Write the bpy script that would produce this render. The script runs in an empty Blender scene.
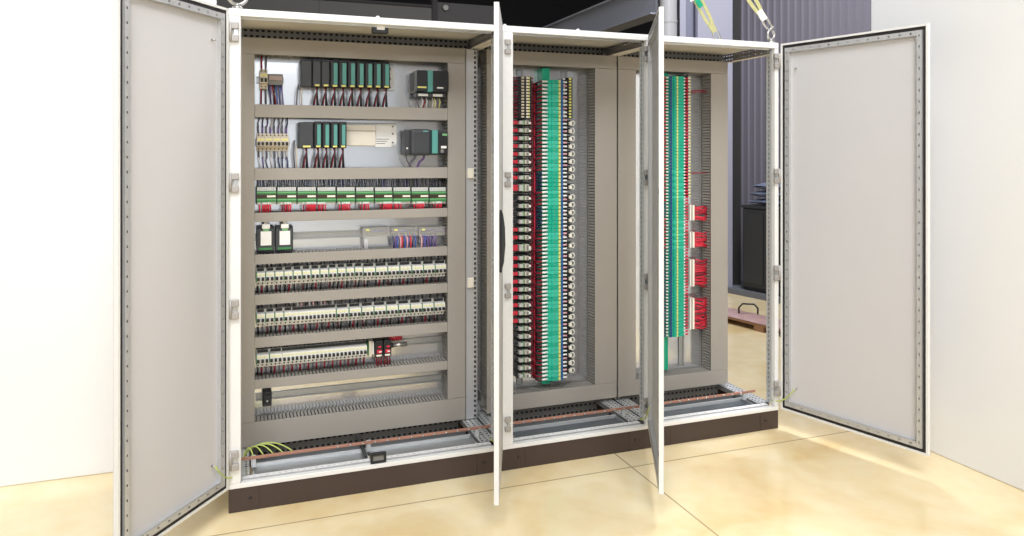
import bpy, bmesh, math, random
from mathutils import Vector, Matrix
R = random.Random(7)
C = bpy.context.scene.collection
PI = math.pi

# ------------------------------------------------------------------ materials
def lin(c):
    return tuple((v/255/12.92) if v/255 <= .04045 else ((v/255+.055)/1.055)**2.4 for v in c) + (1,)
MATS = {}
def mat(name, col, rough=.5, metal=0.0, var=.06, scale=8.0, bump=0.0, alpha=1.0, trans=0.0, stretch=None):
    if name in MATS: return MATS[name]
    m = bpy.data.materials.new(name); m.use_nodes = True
    nt = m.node_tree; b = nt.nodes['Principled BSDF']
    b.inputs['Roughness'].default_value = rough; b.inputs['Metallic'].default_value = metal
    b.inputs['Alpha'].default_value = alpha; b.inputs['Transmission Weight'].default_value = trans
    c = lin(col)
    tc = nt.nodes.new('ShaderNodeTexCoord'); nz = nt.nodes.new('ShaderNodeTexNoise')
    nz.inputs['Scale'].default_value = scale; nz.inputs['Detail'].default_value = 4
    if stretch:
        mp = nt.nodes.new('ShaderNodeMapping'); mp.inputs['Scale'].default_value = stretch
        nt.links.new(tc.outputs['Object'], mp.inputs['Vector']); nt.links.new(mp.outputs['Vector'], nz.inputs['Vector'])
    else:
        nt.links.new(tc.outputs['Object'], nz.inputs['Vector'])
    mx = nt.nodes.new('ShaderNodeMix'); mx.data_type = 'RGBA'
    mx.inputs['A'].default_value = tuple(max(0, v*(1-var)) for v in c[:3])+(1,)
    mx.inputs['B'].default_value = tuple(min(1, v*(1+var)) for v in c[:3])+(1,)
    nt.links.new(nz.outputs['Fac'], mx.inputs['Factor']); nt.links.new(mx.outputs['Result'], b.inputs['Base Color'])
    if bump:
        bp = nt.nodes.new('ShaderNodeBump'); bp.inputs['Strength'].default_value = bump
        nt.links.new(nz.outputs['Fac'], bp.inputs['Height']); nt.links.new(bp.outputs['Normal'], b.inputs['Normal'])
    MATS[name] = m
    return m
WHITE = mat('white_enamel', (228, 227, 225), .42, 0, .02)
DOORP = mat('door_enamel', (203, 201, 202), .55, 0, .03, 1.2)
STRIPW = mat('white_zinc_strip', (236, 236, 236), .5, .1)
ZINCP = mat('pale_zinc_profile', (196, 196, 198), .45, .4, .05, 20)
STRIPT = mat('terminal_strip_taupe', (168, 150, 142), .5)
TBLUED = mat('terminal_deep_blue', (30, 74, 120), .45)
FPLATE = mat('floor_plate_dark_zinc', (120, 126, 132), .4, .7, .08, 20)
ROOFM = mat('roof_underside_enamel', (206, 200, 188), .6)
ZINCD = mat('shaded_zinc', (136, 135, 134), .5, .6, .06, 20)  # zinc darkened to carry the shade on the interior rails
SEAL = mat('black_rubber', (34, 29, 30), .6)
STRUT = mat('door_strut_zinc', (196, 196, 197), .42, .45, .05, 30)
ZINC = mat('galvanised_zinc', (186, 188, 190), .38, .8, .08, 22)
ZINCL = mat('bright_zinc', (214, 216, 217), .42, .5, .06, 30)
PLATE = mat('mounting_plate_zinc', (236, 238, 242), .17, .88, .03, 3)
DUCT = mat('duct_grey_plastic', (160, 153, 144), .6, 0, .03, 5)
DUCTD = mat('duct_body_plastic', (150, 145, 137), .65, 0, .04)
PLINTH = mat('plinth_brown', (64, 50, 44), .5, 0, .08, 4)
SCREWD = mat('dark_screw', (40, 34, 32), .5)
BLACK = mat('black_plastic', (30, 31, 34), .42, 0, .1)
DGREY = mat('dark_grey_plastic', (58, 60, 64), .5, 0, .08)
MGREY = mat('mid_grey_plastic', (128, 126, 122), .55)
TEAL = mat('teal_strip', (88, 156, 148), .5)
YEL = mat('yellow_label', (226, 220, 128), .55)
PALEY = mat('pale_yellow_label', (226, 222, 172), .55)
CREAM = mat('cream_plastic', (238, 230, 214), .5)
TAN = mat('tan_plastic', (216, 204, 184), .55)
OFFW = mat('off_white_plastic', (230, 228, 221), .5)
PAPER = mat('white_paper', (238, 236, 232), .7)
GREEN = mat('module_green', (58, 128, 72), .5)
LGREEN = mat('light_green', (120, 178, 120), .5)
BROWN = mat('dark_brown_window', (62, 44, 34), .35)
TGREEN = mat('terminal_green', (22, 170, 138), .45, 0, .06, 40)
TGREEN2 = mat('terminal_pale_green', (56, 190, 160), .45, 0, .06, 40)
RAILG = mat('rail_green', (14, 158, 122), .45)
TBLUE = mat('terminal_blue', (38, 92, 150), .45)
MSTRIP = mat('module_grey_terminal', (205, 204, 200), .55)
RED = mat('red_wire', (206, 42, 62), .5, 0, .12, 30)
DRED = mat('dark_red_wire', (140, 22, 42), .5, 0, .12, 30)
PINK = mat('pink_ferrule', (222, 170, 178), .5)
WBLK = mat('black_wire', (34, 32, 38), .45)
WGRY = mat('grey_wire', (102, 98, 104), .5)
WPUR = mat('purple_wire', (110, 84, 140), .5)
WBLU = mat('blue_wire', (66, 92, 168), .5)
WNAV = mat('navy_wire', (44, 48, 92), .5)
WWHT = mat('white_wire', (214, 212, 214), .5)
PEW = mat('green_yellow_wire', (186, 200, 108), .55)
COPPER = mat('copper_bar', (176, 128, 110), .5, .35, .1, 12)
STEEL = mat('shackle_steel', (190, 188, 184), .3, .85)
HINGE = mat('hinge_metal', (170, 165, 161), .5, .25)
SLING = mat('sling_webbing', (190, 186, 132), .75, 0, .12, 60, .2)
CLEAR = mat('clear_cover', (226, 224, 216), .15, 0, .02, 8, 0, .2)
WOOD = mat('pallet_wood', (156, 116, 84), .75, 0, .18, 6, .2, stretch=(2, 2, 14))
FILM = mat('pink_film', (190, 156, 152), .35, 0, .35, 16, .5)
COLUMN = mat('column_lilac_paint', (146, 146, 162), .55, 0, .03, 3)
COLDK = mat('column_shaded_paint', (112, 114, 132), .6, 0, .04, 3)  # column paint darkened, shade of the recess put into the colour
PIPE = mat('pipe_grey_paint', (160, 160, 163), .5, 0, .03, 3)
GIRDER = mat('girder_grey_paint', (140, 142, 152), .55, 0, .06, 2)
WALLD = mat('slate_wall_cladding', (116, 113, 124), .55, 0, .04, 2)
WALLW = mat('white_wall_panel', (240, 240, 240), .6, 0, .01, 2)
DARKP = mat('charcoal_board', (74, 72, 70), .7, 0, .05, 1.5)
DARKQ = mat('sooty_board', (54, 52, 52), .7, 0, .05, 1.5)
NEARBLK = mat('near_black_sheet', (38, 36, 37), .8)
SLABM = mat('slab_grey_concrete', (104, 106, 114), .7, 0, .08, 6)
CLOTH = mat('blue_grey_cloth', (104, 112, 132), .85, 0, .12, 14, .25)
FBOX = mat('charcoal_box_plastic', (46, 47, 49), .45, 0, .05)

# ------------------------------------------------------------------ mesh builder
class MB:
    def __init__(s): s.v = []; s.f = []; s.m = []; s.ms = []; s.smooth = []
    def mi(s, m):
        if m not in s.ms: s.ms.append(m)
        return s.ms.index(m)
    def add(s, vs, fs, m, smooth=False):
        b = len(s.v); k = s.mi(m); s.v += [tuple(v) for v in vs]
        for f in fs: s.f.append(tuple(i+b for i in f)); s.m.append(k); s.smooth.append(smooth)
        return s
    def box(s, x0, x1, y0, y1, z0, z1, m, ch=0.0):
        if x0 > x1: x0, x1 = x1, x0
        if y0 > y1: y0, y1 = y1, y0
        if ch <= 0:
            vs = [(x, y, z) for x in (x0, x1) for y in (y0, y1) for z in (z0, z1)]
            return s.add(vs, [(0,1,3,2), (4,6,7,5), (0,4,5,1), (2,3,7,6), (0,2,6,4), (1,5,7,3)], m)
        # chamfered: three inset quads' vertices on each corner
        bm = bmesh.new(); vv = {}
        vs = [bm.verts.new((x, y, z)) for x in (x0, x1) for y in (y0, y1) for z in (z0, z1)]
        for f in [(0,1,3,2), (4,6,7,5), (0,4,5,1), (2,3,7,6), (0,2,6,4), (1,5,7,3)]: bm.faces.new([vs[i] for i in f])
        bmesh.ops.bevel(bm, geom=list(bm.edges), offset=ch, segments=2, profile=.5, affect='EDGES')
        bm.verts.index_update()
        s.add([v.co[:] for v in bm.verts], [[v.index for v in f.verts] for f in bm.faces], m); bm.free()
        return s
    def prism(s, prof, axis, a, b, m):
        """a closed profile swept along one axis; prof holds the two other coordinates in xyz order"""
        n = len(prof); vs = []
        for t in (a, b):
            for p, q in prof: vs.append((t, p, q) if axis == 'x' else (p, t, q) if axis == 'y' else (p, q, t))
        fs = [(i, (i+1) % n, n+(i+1) % n, n+i) for i in range(n)] + [tuple(range(n-1, -1, -1)), tuple(range(n, 2*n))]
        return s.add(vs, fs, m)
    def tube(s, pts, r, m, n=6, closed=False):
        pts = [Vector(p) for p in pts]; L = len(pts); vs = []; up = Vector((.31, .52, .79))
        for i, p in enumerate(pts):
            a = pts[(i-1) % L] if (closed or i > 0) else p
            b = pts[(i+1) % L] if (closed or i < L-1) else p
            t = (b-a).normalized(); u = t.cross(up)
            if u.length < 1e-4: u = t.cross(Vector((1, 0, 0)))
            u.normalize(); w = t.cross(u)
            for k in range(n):
                g = 2*PI*k/n; vs.append(p+u*(r*math.cos(g))+w*(r*math.sin(g)))
        fs = []
        for i in range(L if closed else L-1):
            j = (i+1) % L
            for k in range(n): fs.append((i*n+k, i*n+(k+1) % n, j*n+(k+1) % n, j*n+k))
        if not closed: fs += [tuple(range(n-1, -1, -1)), tuple((L-1)*n+k for k in range(n))]
        return s.add(vs, fs, m, True)
    def ribbon(s, pts, w, t, side, m):
        pts = [Vector(p) for p in pts]; side = Vector(side).normalized(); vs = []
        for i, p in enumerate(pts):
            d = (pts[min(i+1, len(pts)-1)]-pts[max(i-1, 0)]).normalized(); nn = d.cross(side).normalized()
            for a, b in ((-1,-1), (1,-1), (1,1), (-1,1)): vs.append(p+side*(a*w/2)+nn*(b*t/2))
        fs = [(i*4+k, i*4+(k+1) % 4, i*4+4+(k+1) % 4, i*4+4+k) for i in range(len(pts)-1) for k in range(4)]
        n = len(vs); fs += [(3,2,1,0), (n-4,n-3,n-2,n-1)]
        return s.add(vs, fs, m)
    def perf(s, o, u, v, n, L, W, rows, pitch, hw, hh, t, m):
        """a punched strip: origin o, long axis u (length L), cross axis v (width W), thickness t along n; real holes"""
        o, u, v, n = Vector(o), Vector(u), Vector(v), Vector(n)
        N = max(1, int(L/pitch)); p = L/N; rw = W/rows
        for lay in (0, 1):
            q = o+n*(t*lay); vs = []; fs = []
            for i in range(N):
                for j in range(rows):
                    a0, a1, b0, b1 = i*p, (i+1)*p, j*rw, (j+1)*rw; ca, cb = (a0+a1)/2, (b0+b1)/2; b = len(vs)
                    for x, y in ((a0,b0), (a1,b0), (a1,b1), (a0,b1), (ca-hw/2,cb-hh/2), (ca+hw/2,cb-hh/2), (ca+hw/2,cb+hh/2), (ca-hw/2,cb+hh/2)):
                        vs.append(q+u*x+v*y)
                    fs += [(b, b+1, b+5, b+4), (b+1, b+2, b+6, b+5), (b+2, b+3, b+7, b+6), (b+3, b, b+4, b+7)]
            s.add(vs, fs, m)
        for i in range(N):
            for j in range(rows):
                ca, cb = (i+.5)*p, (j+.5)*rw
                c = [(ca-hw/2,cb-hh/2), (ca+hw/2,cb-hh/2), (ca+hw/2,cb+hh/2), (ca-hw/2,cb+hh/2)]
                s.add([o+u*x+v*y+n*(t*l) for l in (0, 1) for x, y in c], [(k, (k+1) % 4, 4+(k+1) % 4, 4+k) for k in range(4)], m)
        e = [(0,0), (L,0), (L,W), (0,W)]
        s.add([o+u*x+v*y+n*(t*l) for l in (0, 1) for x, y in e], [(k, (k+1) % 4, 4+(k+1) % 4, 4+k) for k in range(4)], m)
        return s
    def build(s, name, parent=None, loc=None):
        me = bpy.data.meshes.new(name); me.from_pydata(s.v, [], s.f)
        for m in s.ms: me.materials.append(m)
        me.polygons.foreach_set('material_index', s.m); me.polygons.foreach_set('use_smooth', s.smooth)
        bm = bmesh.new(); bm.from_mesh(me); bmesh.ops.recalc_face_normals(bm, faces=bm.faces); bm.to_mesh(me); bm.free()
        me.update(); o = bpy.data.objects.new(name, me); C.objects.link(o)
        if parent: o.parent = parent
        if loc: o.location = loc
        return o

def tag(o, label, cat, group=None, kind=None):
    o['label'] = label; o['category'] = cat
    if group: o['group'] = group
    if kind: o['kind'] = kind
    return o
def thing(name, label, cat, loc=(0,0,0), rz=0, group=None):
    o = bpy.data.objects.new(name, None); o.empty_display_size = .05; C.objects.link(o)
    o.location = loc; o.rotation_euler = (0, 0, rz)
    return tag(o, label, cat, group)
def struct(o): o['kind'] = 'structure'; return o
def copy_tree(o, parent=None):
    c = o.copy(); C.objects.link(c)
    if parent: c.parent = parent
    for ch in o.children: copy_tree(ch, c)
    return c
PROTO = {}
def put(key, make, loc, label, group=None, rz=0):
    """first use places the original, later ones a copy of the thing with copies of its parts"""
    if key not in PROTO: o = PROTO[key] = make()
    else: o = copy_tree(PROTO[key])
    o.location = loc; o.rotation_euler = (0, 0, rz); o['label'] = label
    if group: o['group'] = group
    return o
ON = ('zero first second third fourth fifth sixth seventh eighth ninth tenth eleventh twelfth thirteenth fourteenth fifteenth '
      'sixteenth seventeenth eighteenth nineteenth').split()
TE = {2: 'twenty', 3: 'thirty', 4: 'forty', 5: 'fifty', 6: 'sixty', 7: 'seventy', 8: 'eighty', 9: 'ninety'}
def ordw(n):
    if n < 20: return ON[n]
    t, u = divmod(n, 10)
    return TE[t][:-1]+'ieth' if u == 0 else TE[t]+'-'+ON[u]

PY = .475          # front of the mounting plates
DY = .4675         # front of the mounting rails
DF = .37           # front of the cable ducts

# ------------------------------------------------------------------ the hall
def floor_material():
    m = bpy.data.materials.new('polished_concrete'); m.use_nodes = True; nt = m.node_tree; b = nt.nodes['Principled BSDF']
    N = nt.nodes.new; Lk = nt.links.new
    tc = N('ShaderNodeTexCoord'); n1 = N('ShaderNodeTexNoise'); n1.inputs['Scale'].default_value = 1.7; n1.inputs['Detail'].default_value = 6
    n1.inputs['Distortion'].default_value = .7
    n2 = N('ShaderNodeTexNoise'); n2.inputs['Scale'].default_value = 9; n2.inputs['Detail'].default_value = 5
    for n in (n1, n2): Lk(tc.outputs['Object'], n.inputs['Vector'])
    r = N('ShaderNodeValToRGB'); r.color_ramp.elements[0].position = .3; r.color_ramp.elements[1].position = .66
    r.color_ramp.elements[0].color = lin((226, 198, 144)); r.color_ramp.elements[1].color = lin((243, 226, 186))
    Lk(n1.outputs['Fac'], r.inputs['Fac'])
    mx = N('ShaderNodeMix'); mx.data_type = 'RGBA'; mx.blend_type = 'OVERLAY'; mx.inputs['Factor'].default_value = .22
    Lk(r.outputs['Color'], mx.inputs['A']); Lk(n2.outputs['Fac'], mx.inputs['B'])
    sp = N('ShaderNodeSeparateXYZ'); Lk(tc.outputs['Object'], sp.inputs[0])
    fs = []
    for ax, off in (('Y', .165), ('X', -1.80)):          # sawn joints
        a = N('ShaderNodeMath'); a.operation = 'ADD'; a.inputs[1].default_value = off; Lk(sp.outputs[ax], a.inputs[0])
        w = N('ShaderNodeMath'); w.operation = 'WRAP'; w.inputs[1].default_value = 3.0; w.inputs[2].default_value = -3.0; Lk(a.outputs[0], w.inputs[0])
        c = N('ShaderNodeMath'); c.operation = 'ABSOLUTE'; Lk(w.outputs[0], c.inputs[0])
        l = N('ShaderNodeMath'); l.operation = 'LESS_THAN'; l.inputs[1].default_value = .004; Lk(c.outputs[0], l.inputs[0]); fs.append(l)
    mm = N('ShaderNodeMath'); mm.operation = 'MAXIMUM'; Lk(fs[0].outputs[0], mm.inputs[0]); Lk(fs[1].outputs[0], mm.inputs[1])
    k = N('ShaderNodeMath'); k.operation = 'MULTIPLY'; k.inputs[1].default_value = .6; Lk(mm.outputs[0], k.inputs[0])
    m2 = N('ShaderNodeMix'); m2.data_type = 'RGBA'; m2.inputs['B'].default_value = lin((120, 92, 66))
    Lk(k.outputs[0], m2.inputs['Factor']); Lk(mx.outputs['Result'], m2.inputs['A']); Lk(m2.outputs['Result'], b.inputs['Base Color'])
    rr = N('ShaderNodeMapRange'); rr.inputs['To Min'].default_value = .08; rr.inputs['To Max'].default_value = .24; b.inputs['Specular IOR Level'].default_value = .7
    Lk(n2.outputs['Fac'], rr.inputs['Value']); Lk(rr.outputs['Result'], b.inputs['Roughness'])
    return m
FLOOR = floor_material()
struct(MB().box(-8, 12, -9, 15, -.12, 0, FLOOR).build('floor'))
struct(MB().box(-8, 12, 1.6, 15, 6.0, 6.1, NEARBLK).build('ceiling'))
struct(MB().box(-8, 12, 14.8, 15, 0, 6, NEARBLK).build('wall_back'))
wl = MB()
for i in range(4): wl.box(-4.5+i*1.11, -4.5+i*1.11+1.106, .62, .72, 0, 4.2, WALLW, .006)
struct(wl.build('wall_left'))
wl = MB()
for i in range(4): wl.box(3.30, 3.40, -.14-(i+1)*1.11, -.14-i*1.11-.004, 0, 4.2, WALLW, .006)
struct(wl.build('wall_entrance'))
# ribbed dark cladding running along the hall's side
WANG = math.atan2(-.98, .197)
def wpt(s, o): return (4.988+.197*s+.98*o, 3.416-.98*s+.197*o)       # s along the wall, o away from the slab's edge
prof = []; s0 = -.62; k = 0
while s0 < 2.75:
    for ds, o in ((0, .74), (.058, .74), (.066, .722), (.084, .722)): prof.append(wpt(s0+ds, o))
    s0 += .092
prof += [wpt(s0, .85), wpt(-.62, .85)]
struct(MB().prism(prof, 'z', 0, 6, WALLD).build('wall_right'))
a, b, c, d = wpt(-1.6, 0), wpt(2.6, 0), wpt(2.6, .72), wpt(-1.6, .72)
struct(MB().prism([a, b, c, d], 'z', 0, .055, SLABM).build('trim_1'))
# column and downpipe, seen from the cabinets
CR = Matrix.Rotation(-.352, 4, 'Z')
def hall(name, label, cat, x, y): return thing(name, label, cat, (x, y, 0), -.352)
c = hall('steel_column', 'tall lilac-grey steel column with a recessed web behind the cabinet with open side', 'column', 4.82, 3.55)
MB().box(-.108, .275, 0, .03, 0, 6, COLUMN, .004).build('flange', c)
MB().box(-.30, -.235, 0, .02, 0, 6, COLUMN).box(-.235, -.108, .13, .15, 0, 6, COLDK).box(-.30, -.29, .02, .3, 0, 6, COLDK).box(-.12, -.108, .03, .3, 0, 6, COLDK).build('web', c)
MB().box(.284, .40, .12, .3, 0, 6, NEARBLK).build('shade_strip', c)  # dark strip standing in for the shade beside the column
p = hall('downpipe', 'pale grey round downpipe with a joint ring beside the lilac column', 'pipe', 4.36, 3.60)
seg = [(math.cos(2*PI*i/24)*.092, math.sin(2*PI*i/24)*.092) for i in range(24)]
MB().prism(seg, 'z', 0, 6, PIPE).build('pipe', p)
MB().prism([(x*1.06, y*1.06) for x, y in seg], 'z', 2.90, 2.925, PIPE).build('joint_ring', p)
gd = struct(MB().box(0, .03, 0, 10.8, 0, .31, GIRDER).build('trim_2', None, (4.3, 3.75, 3.04)))
MB().box(-.07, .16, 0, 10.8, -.02, 0, GIRDER).box(-.07, .16, 0, 10.8, .31, .33, GIRDER).build('flange', gd)
# boards behind
bd = thing('board_partition', 'charcoal grey board partition standing behind the widest cabinet', 'partition', (0, 6, 0))
MB().box(-1.2, .95, 0, .06, 0, 3.38, DARKP).box(.953, 2.36, 0, .06, 0, 3.38, DARKP).build('board', bd)
MB().box(2.36, 2.43, -.03, .09, 0, 4.2, NEARBLK).build('post', bd)
MB().box(2.43, 3.26, .02, .07, 0, 3.46, DARKQ).build('dark_board', bd)
MB().box(-1.2, 2.36, -.02, .08, 3.38, 3.41, NEARBLK).build('cap', bd)
MB().prism([(2.54+.035*math.cos(i*PI/8), 3.39+.035*math.sin(i*PI/8)) for i in range(16)], 'y', -.02, .02, MGREY).build('knob', bd)

# charcoal box, cloths, pallet through the open side
bx = thing('storage_cabinet', 'charcoal plastic storage cabinet on the grey slab by the slate wall', 'cabinet', (5.07, 3.29, .055), WANG)
MB().box(0, .62, 0, .42, .03, .87, FBOX, .02).box(.02, .60, .02, .40, 0, .03, BLACK).build('body', bx)
MB().box(-.004, .62, -.006, .43, .87, .902, FBOX, .008).build('lid', bx)
MB().box(.04, .285, -.012, 0, .08, .83, FBOX, .008).box(.30, .58, -.012, 0, .08, .83, FBOX, .008).build('door', bx)
for k in range(3):
    t = MB(); bm = bmesh.new(); bmesh.ops.create_grid(bm, x_segments=10, y_segments=8, size=.5)
    vs = [(v.co.x*.42, v.co.y*.36, .034*(1-(2*abs(v.co.x))**4)*(1-(2*abs(v.co.y))**4)+.006*math.sin(9*v.co.x+5*k)) for v in bm.verts]
    n = len(vs); bm.verts.index_update(); fs = [[v.index for v in f.verts] for f in bm.faces]; bm.free()
    t.add([(x, y, z+.034) for x, y, z in vs], fs, CLOTH, True); t.add([(x, y, .034-z) for x, y, z in vs], fs, CLOTH, True)
    edge = [i for i, v in enumerate(vs) if abs(abs(v[0])-.21) < 1e-4 or abs(abs(v[1])-.18) < 1e-4]
    o = t.build('folded_cloth', None, (5.33+.008*k, 3.08-.01*k, .962+.082*k)); o.rotation_euler = (0, 0, WANG+.06*k)
    tag(o, ('blue-grey padded cloth at the bottom of the stack on the storage cabinet', 'blue-grey padded cloth in the middle of the stack on the storage cabinet', 'blue-grey padded cloth on top of the stack on the storage cabinet')[k], 'cloth', 'folded cloths on the storage cabinet')
pl = thing('wooden_pallet', 'low wooden pallet of planks lying on the floor in front of the slab', 'pallet', (4.03, 2.45, 0), WANG)
for y in (0.0, .105, .21): MB().box(0, 1.7, y-.0, y+.075, .045, .064, WOOD, .003).build('plank', pl)
for x in (.05, .55, 1.05, 1.55): MB().box(x, x+.1, 0, .285, .0, .045, WOOD, .003).build('block', pl)
fl = MB(); pts = []
for i in range(29):
    for j in range(7):
        x, y = .04+i*.058, .0+j*.048
        pts.append((x, y, .003+.026*(math.sin(j/6*PI))**.5*(.75+.25*math.sin(i*1.7+j))))
fl.add(pts, [(i*7+j, i*7+j+1, i*7+8+j, i*7+7+j) for i in range(28) for j in range(6)], FILM, True)
fl.add([(p[0], p[1], 0) for p in pts], [(i*7+j, i*7+j+1, i*7+8+j, i*7+7+j) for i in range(28) for j in range(6)], FILM)
o = fl.build('wrapped_bundle', None, (4.03, 2.45, .0645)); o.rotation_euler = (0, 0, WANG)
tag(o, 'flat bundle in crumpled pinkish film lying on the wooden pallet', 'bundle')
o = MB().tube([(0, 0, 0), (.0, 0, .05), (.03, 0, .085), (.13, 0, .085), (.16, 0, .05), (.16, 0, 0)], .008, BLACK, 8).build('strap_loop', None, (4.20, 2.19, .086))
o.rotation_euler = (0, 0, -.6); tag(o, 'black loop handle standing up from the pink wrapped bundle', 'handle')

# ------------------------------------------------------------------ enclosures
ZB, ZT = .10, 2.10
def hinge_mb(z):
    m = MB(); m.box(.004, .040, -.016, 0, z+.012, z+.040, HINGE, .003).box(.004, .040, -.016, 0, z-.040, z-.012, HINGE, .003).box(.022, .036, -.008, 0, z-.012, z+.012, ZINC)
    return m.tube([(.008, -.014, z-.036), (.008, -.014, z+.036)], .006, HINGE, 8)
HZ = (2.0, 1.375, .85, .222)
def build_door(cab, hx, w, side, ang, handle=False, bar=False):
    """leaf hinged at hx; side +1: hinge at its -x end when shut"""
    d = MB(); s = side; h0, h1 = ZB+.012, ZT-.008
    d.box(0, s*w, -.002, .0, h0, h1, DOORP)
    for x0, x1, z0, z1 in ((0, .010, h0, h1), (w-.010, w, h0, h1), (.010, w-.010, h0, h0+.010), (.010, w-.010, h1-.010, h1)):
        d.box(s*x0, s*x1, 0, .018, z0, z1, WHITE)
    o = d.build('door', cab, (hx, -.012, 0)); o.rotation_euler = (0, 0, ang)
    q = MB()
    for x0, x1, z0, z1 in ((.0105, .022, h0+.0105, h1-.0105), (w-.022, w-.0105, h0+.0105, h1-.0105), (.022, w-.022, h0+.0105, h0+.024), (.022, w-.022, h1-.024, h1-.0105)):
        q.box(s*x0, s*x1, 0, .014, z0, z1, SEAL)
    q.build('seal', o)
    f = MB(); i0, i1 = .026, .052
    H = h1-h0
    for x in (i0, w-i1):
        f.perf((s*x, .020, h0+i0), (0, 0, 1), (s, 0, 0), (0, -1, 0), H-2*i0, .026, 1, .05, .009, .006, .0015, STRUT)
        f.box(s*x, s*(x+.0015), 0, .020, h0+i0, h1-i0, STRUT).box(s*(x+.0245), s*(x+.026), 0, .020, h0+i0, h1-i0, STRUT)
    for z in (h0+i0, h1-i1):
        f.perf((s*i1, .020, z), (s, 0, 0), (0, 0, 1), (0, -1, 0), w-2*i1, .026, 1, .05, .009, .006, .0015, STRUT)
        f.box(s*i1, s*(w-i1), 0, .020, z, z+.0015, STRUT).box(s*i1, s*(w-i1), 0, .020, z+.0245, z+.026, STRUT)
    f.build('stiffening_frame', o)
    for z in (h0+.13, h1-.14):
        MB().tube([(s*.085, 0, z), (s*.085, .018, z)], .004, STEEL, 8).build('earth_stud', o)
    if handle:
        g = MB(); xx = s*(w-.05)
        g.box(xx-.014, xx+.014, -.012, -.002, 1.02, 1.27, BLACK, .004)
        g.prism([(-.012, 1.03), (-.020, 1.06), (-.026, 1.13), (-.024, 1.20), (-.016, 1.255), (-.012, 1.262)], 'x', xx-.012, xx+.012, BLACK)
        g.build('handle', o)
    if bar:
        MB().box(s*(w-.095), s*(w-.078), .004, .010, h0+.06, h1-.06, ZINC).build('locking_rod', o)
        for z in (1.12, .45, 1.75): MB().box(s*(w-.10), s*(w-.07), .0, .016, z-.03, z+.03, BLACK, .002).build('rod_guide', o)
        for z in (h0+.16, h1-.75): MB().box(s*(w-.014), s*(w-.011), .0181, .0195, z-.010, z+.010, BLACK).build('edge_plug', o)
    for z in HZ:
        b = hinge_mb(z); b.v = [(s*x, y, zz) for x, y, zz in b.v]; hh = b.build('hinge', cab, (hx-(.014*-s if abs(hx-.4) > .3 and hx not in (1.2, .8) else 0), -.001, 0))
    # earth strap from the stud to the post
    p0 = Vector((hx, 0, 0))
    e = Matrix.Rotation(ang, 4, 'Z') @ Vector((s*.085, .018, 0)); a = Vector((hx, -.012, h0+.13))+e; bpt = Vector((hx+s*.045, .03, .15))
    mid = (a+bpt)/2+Vector((0, -.01, -.055))
    path = [a*(1-t)**2+2*mid*t*(1-t)+bpt*t*t for t in [i/8 for i in range(9)]]
    MB().tube(path, .0032, PEW, 6).build('earth_strap', cab)
    return o

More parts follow.
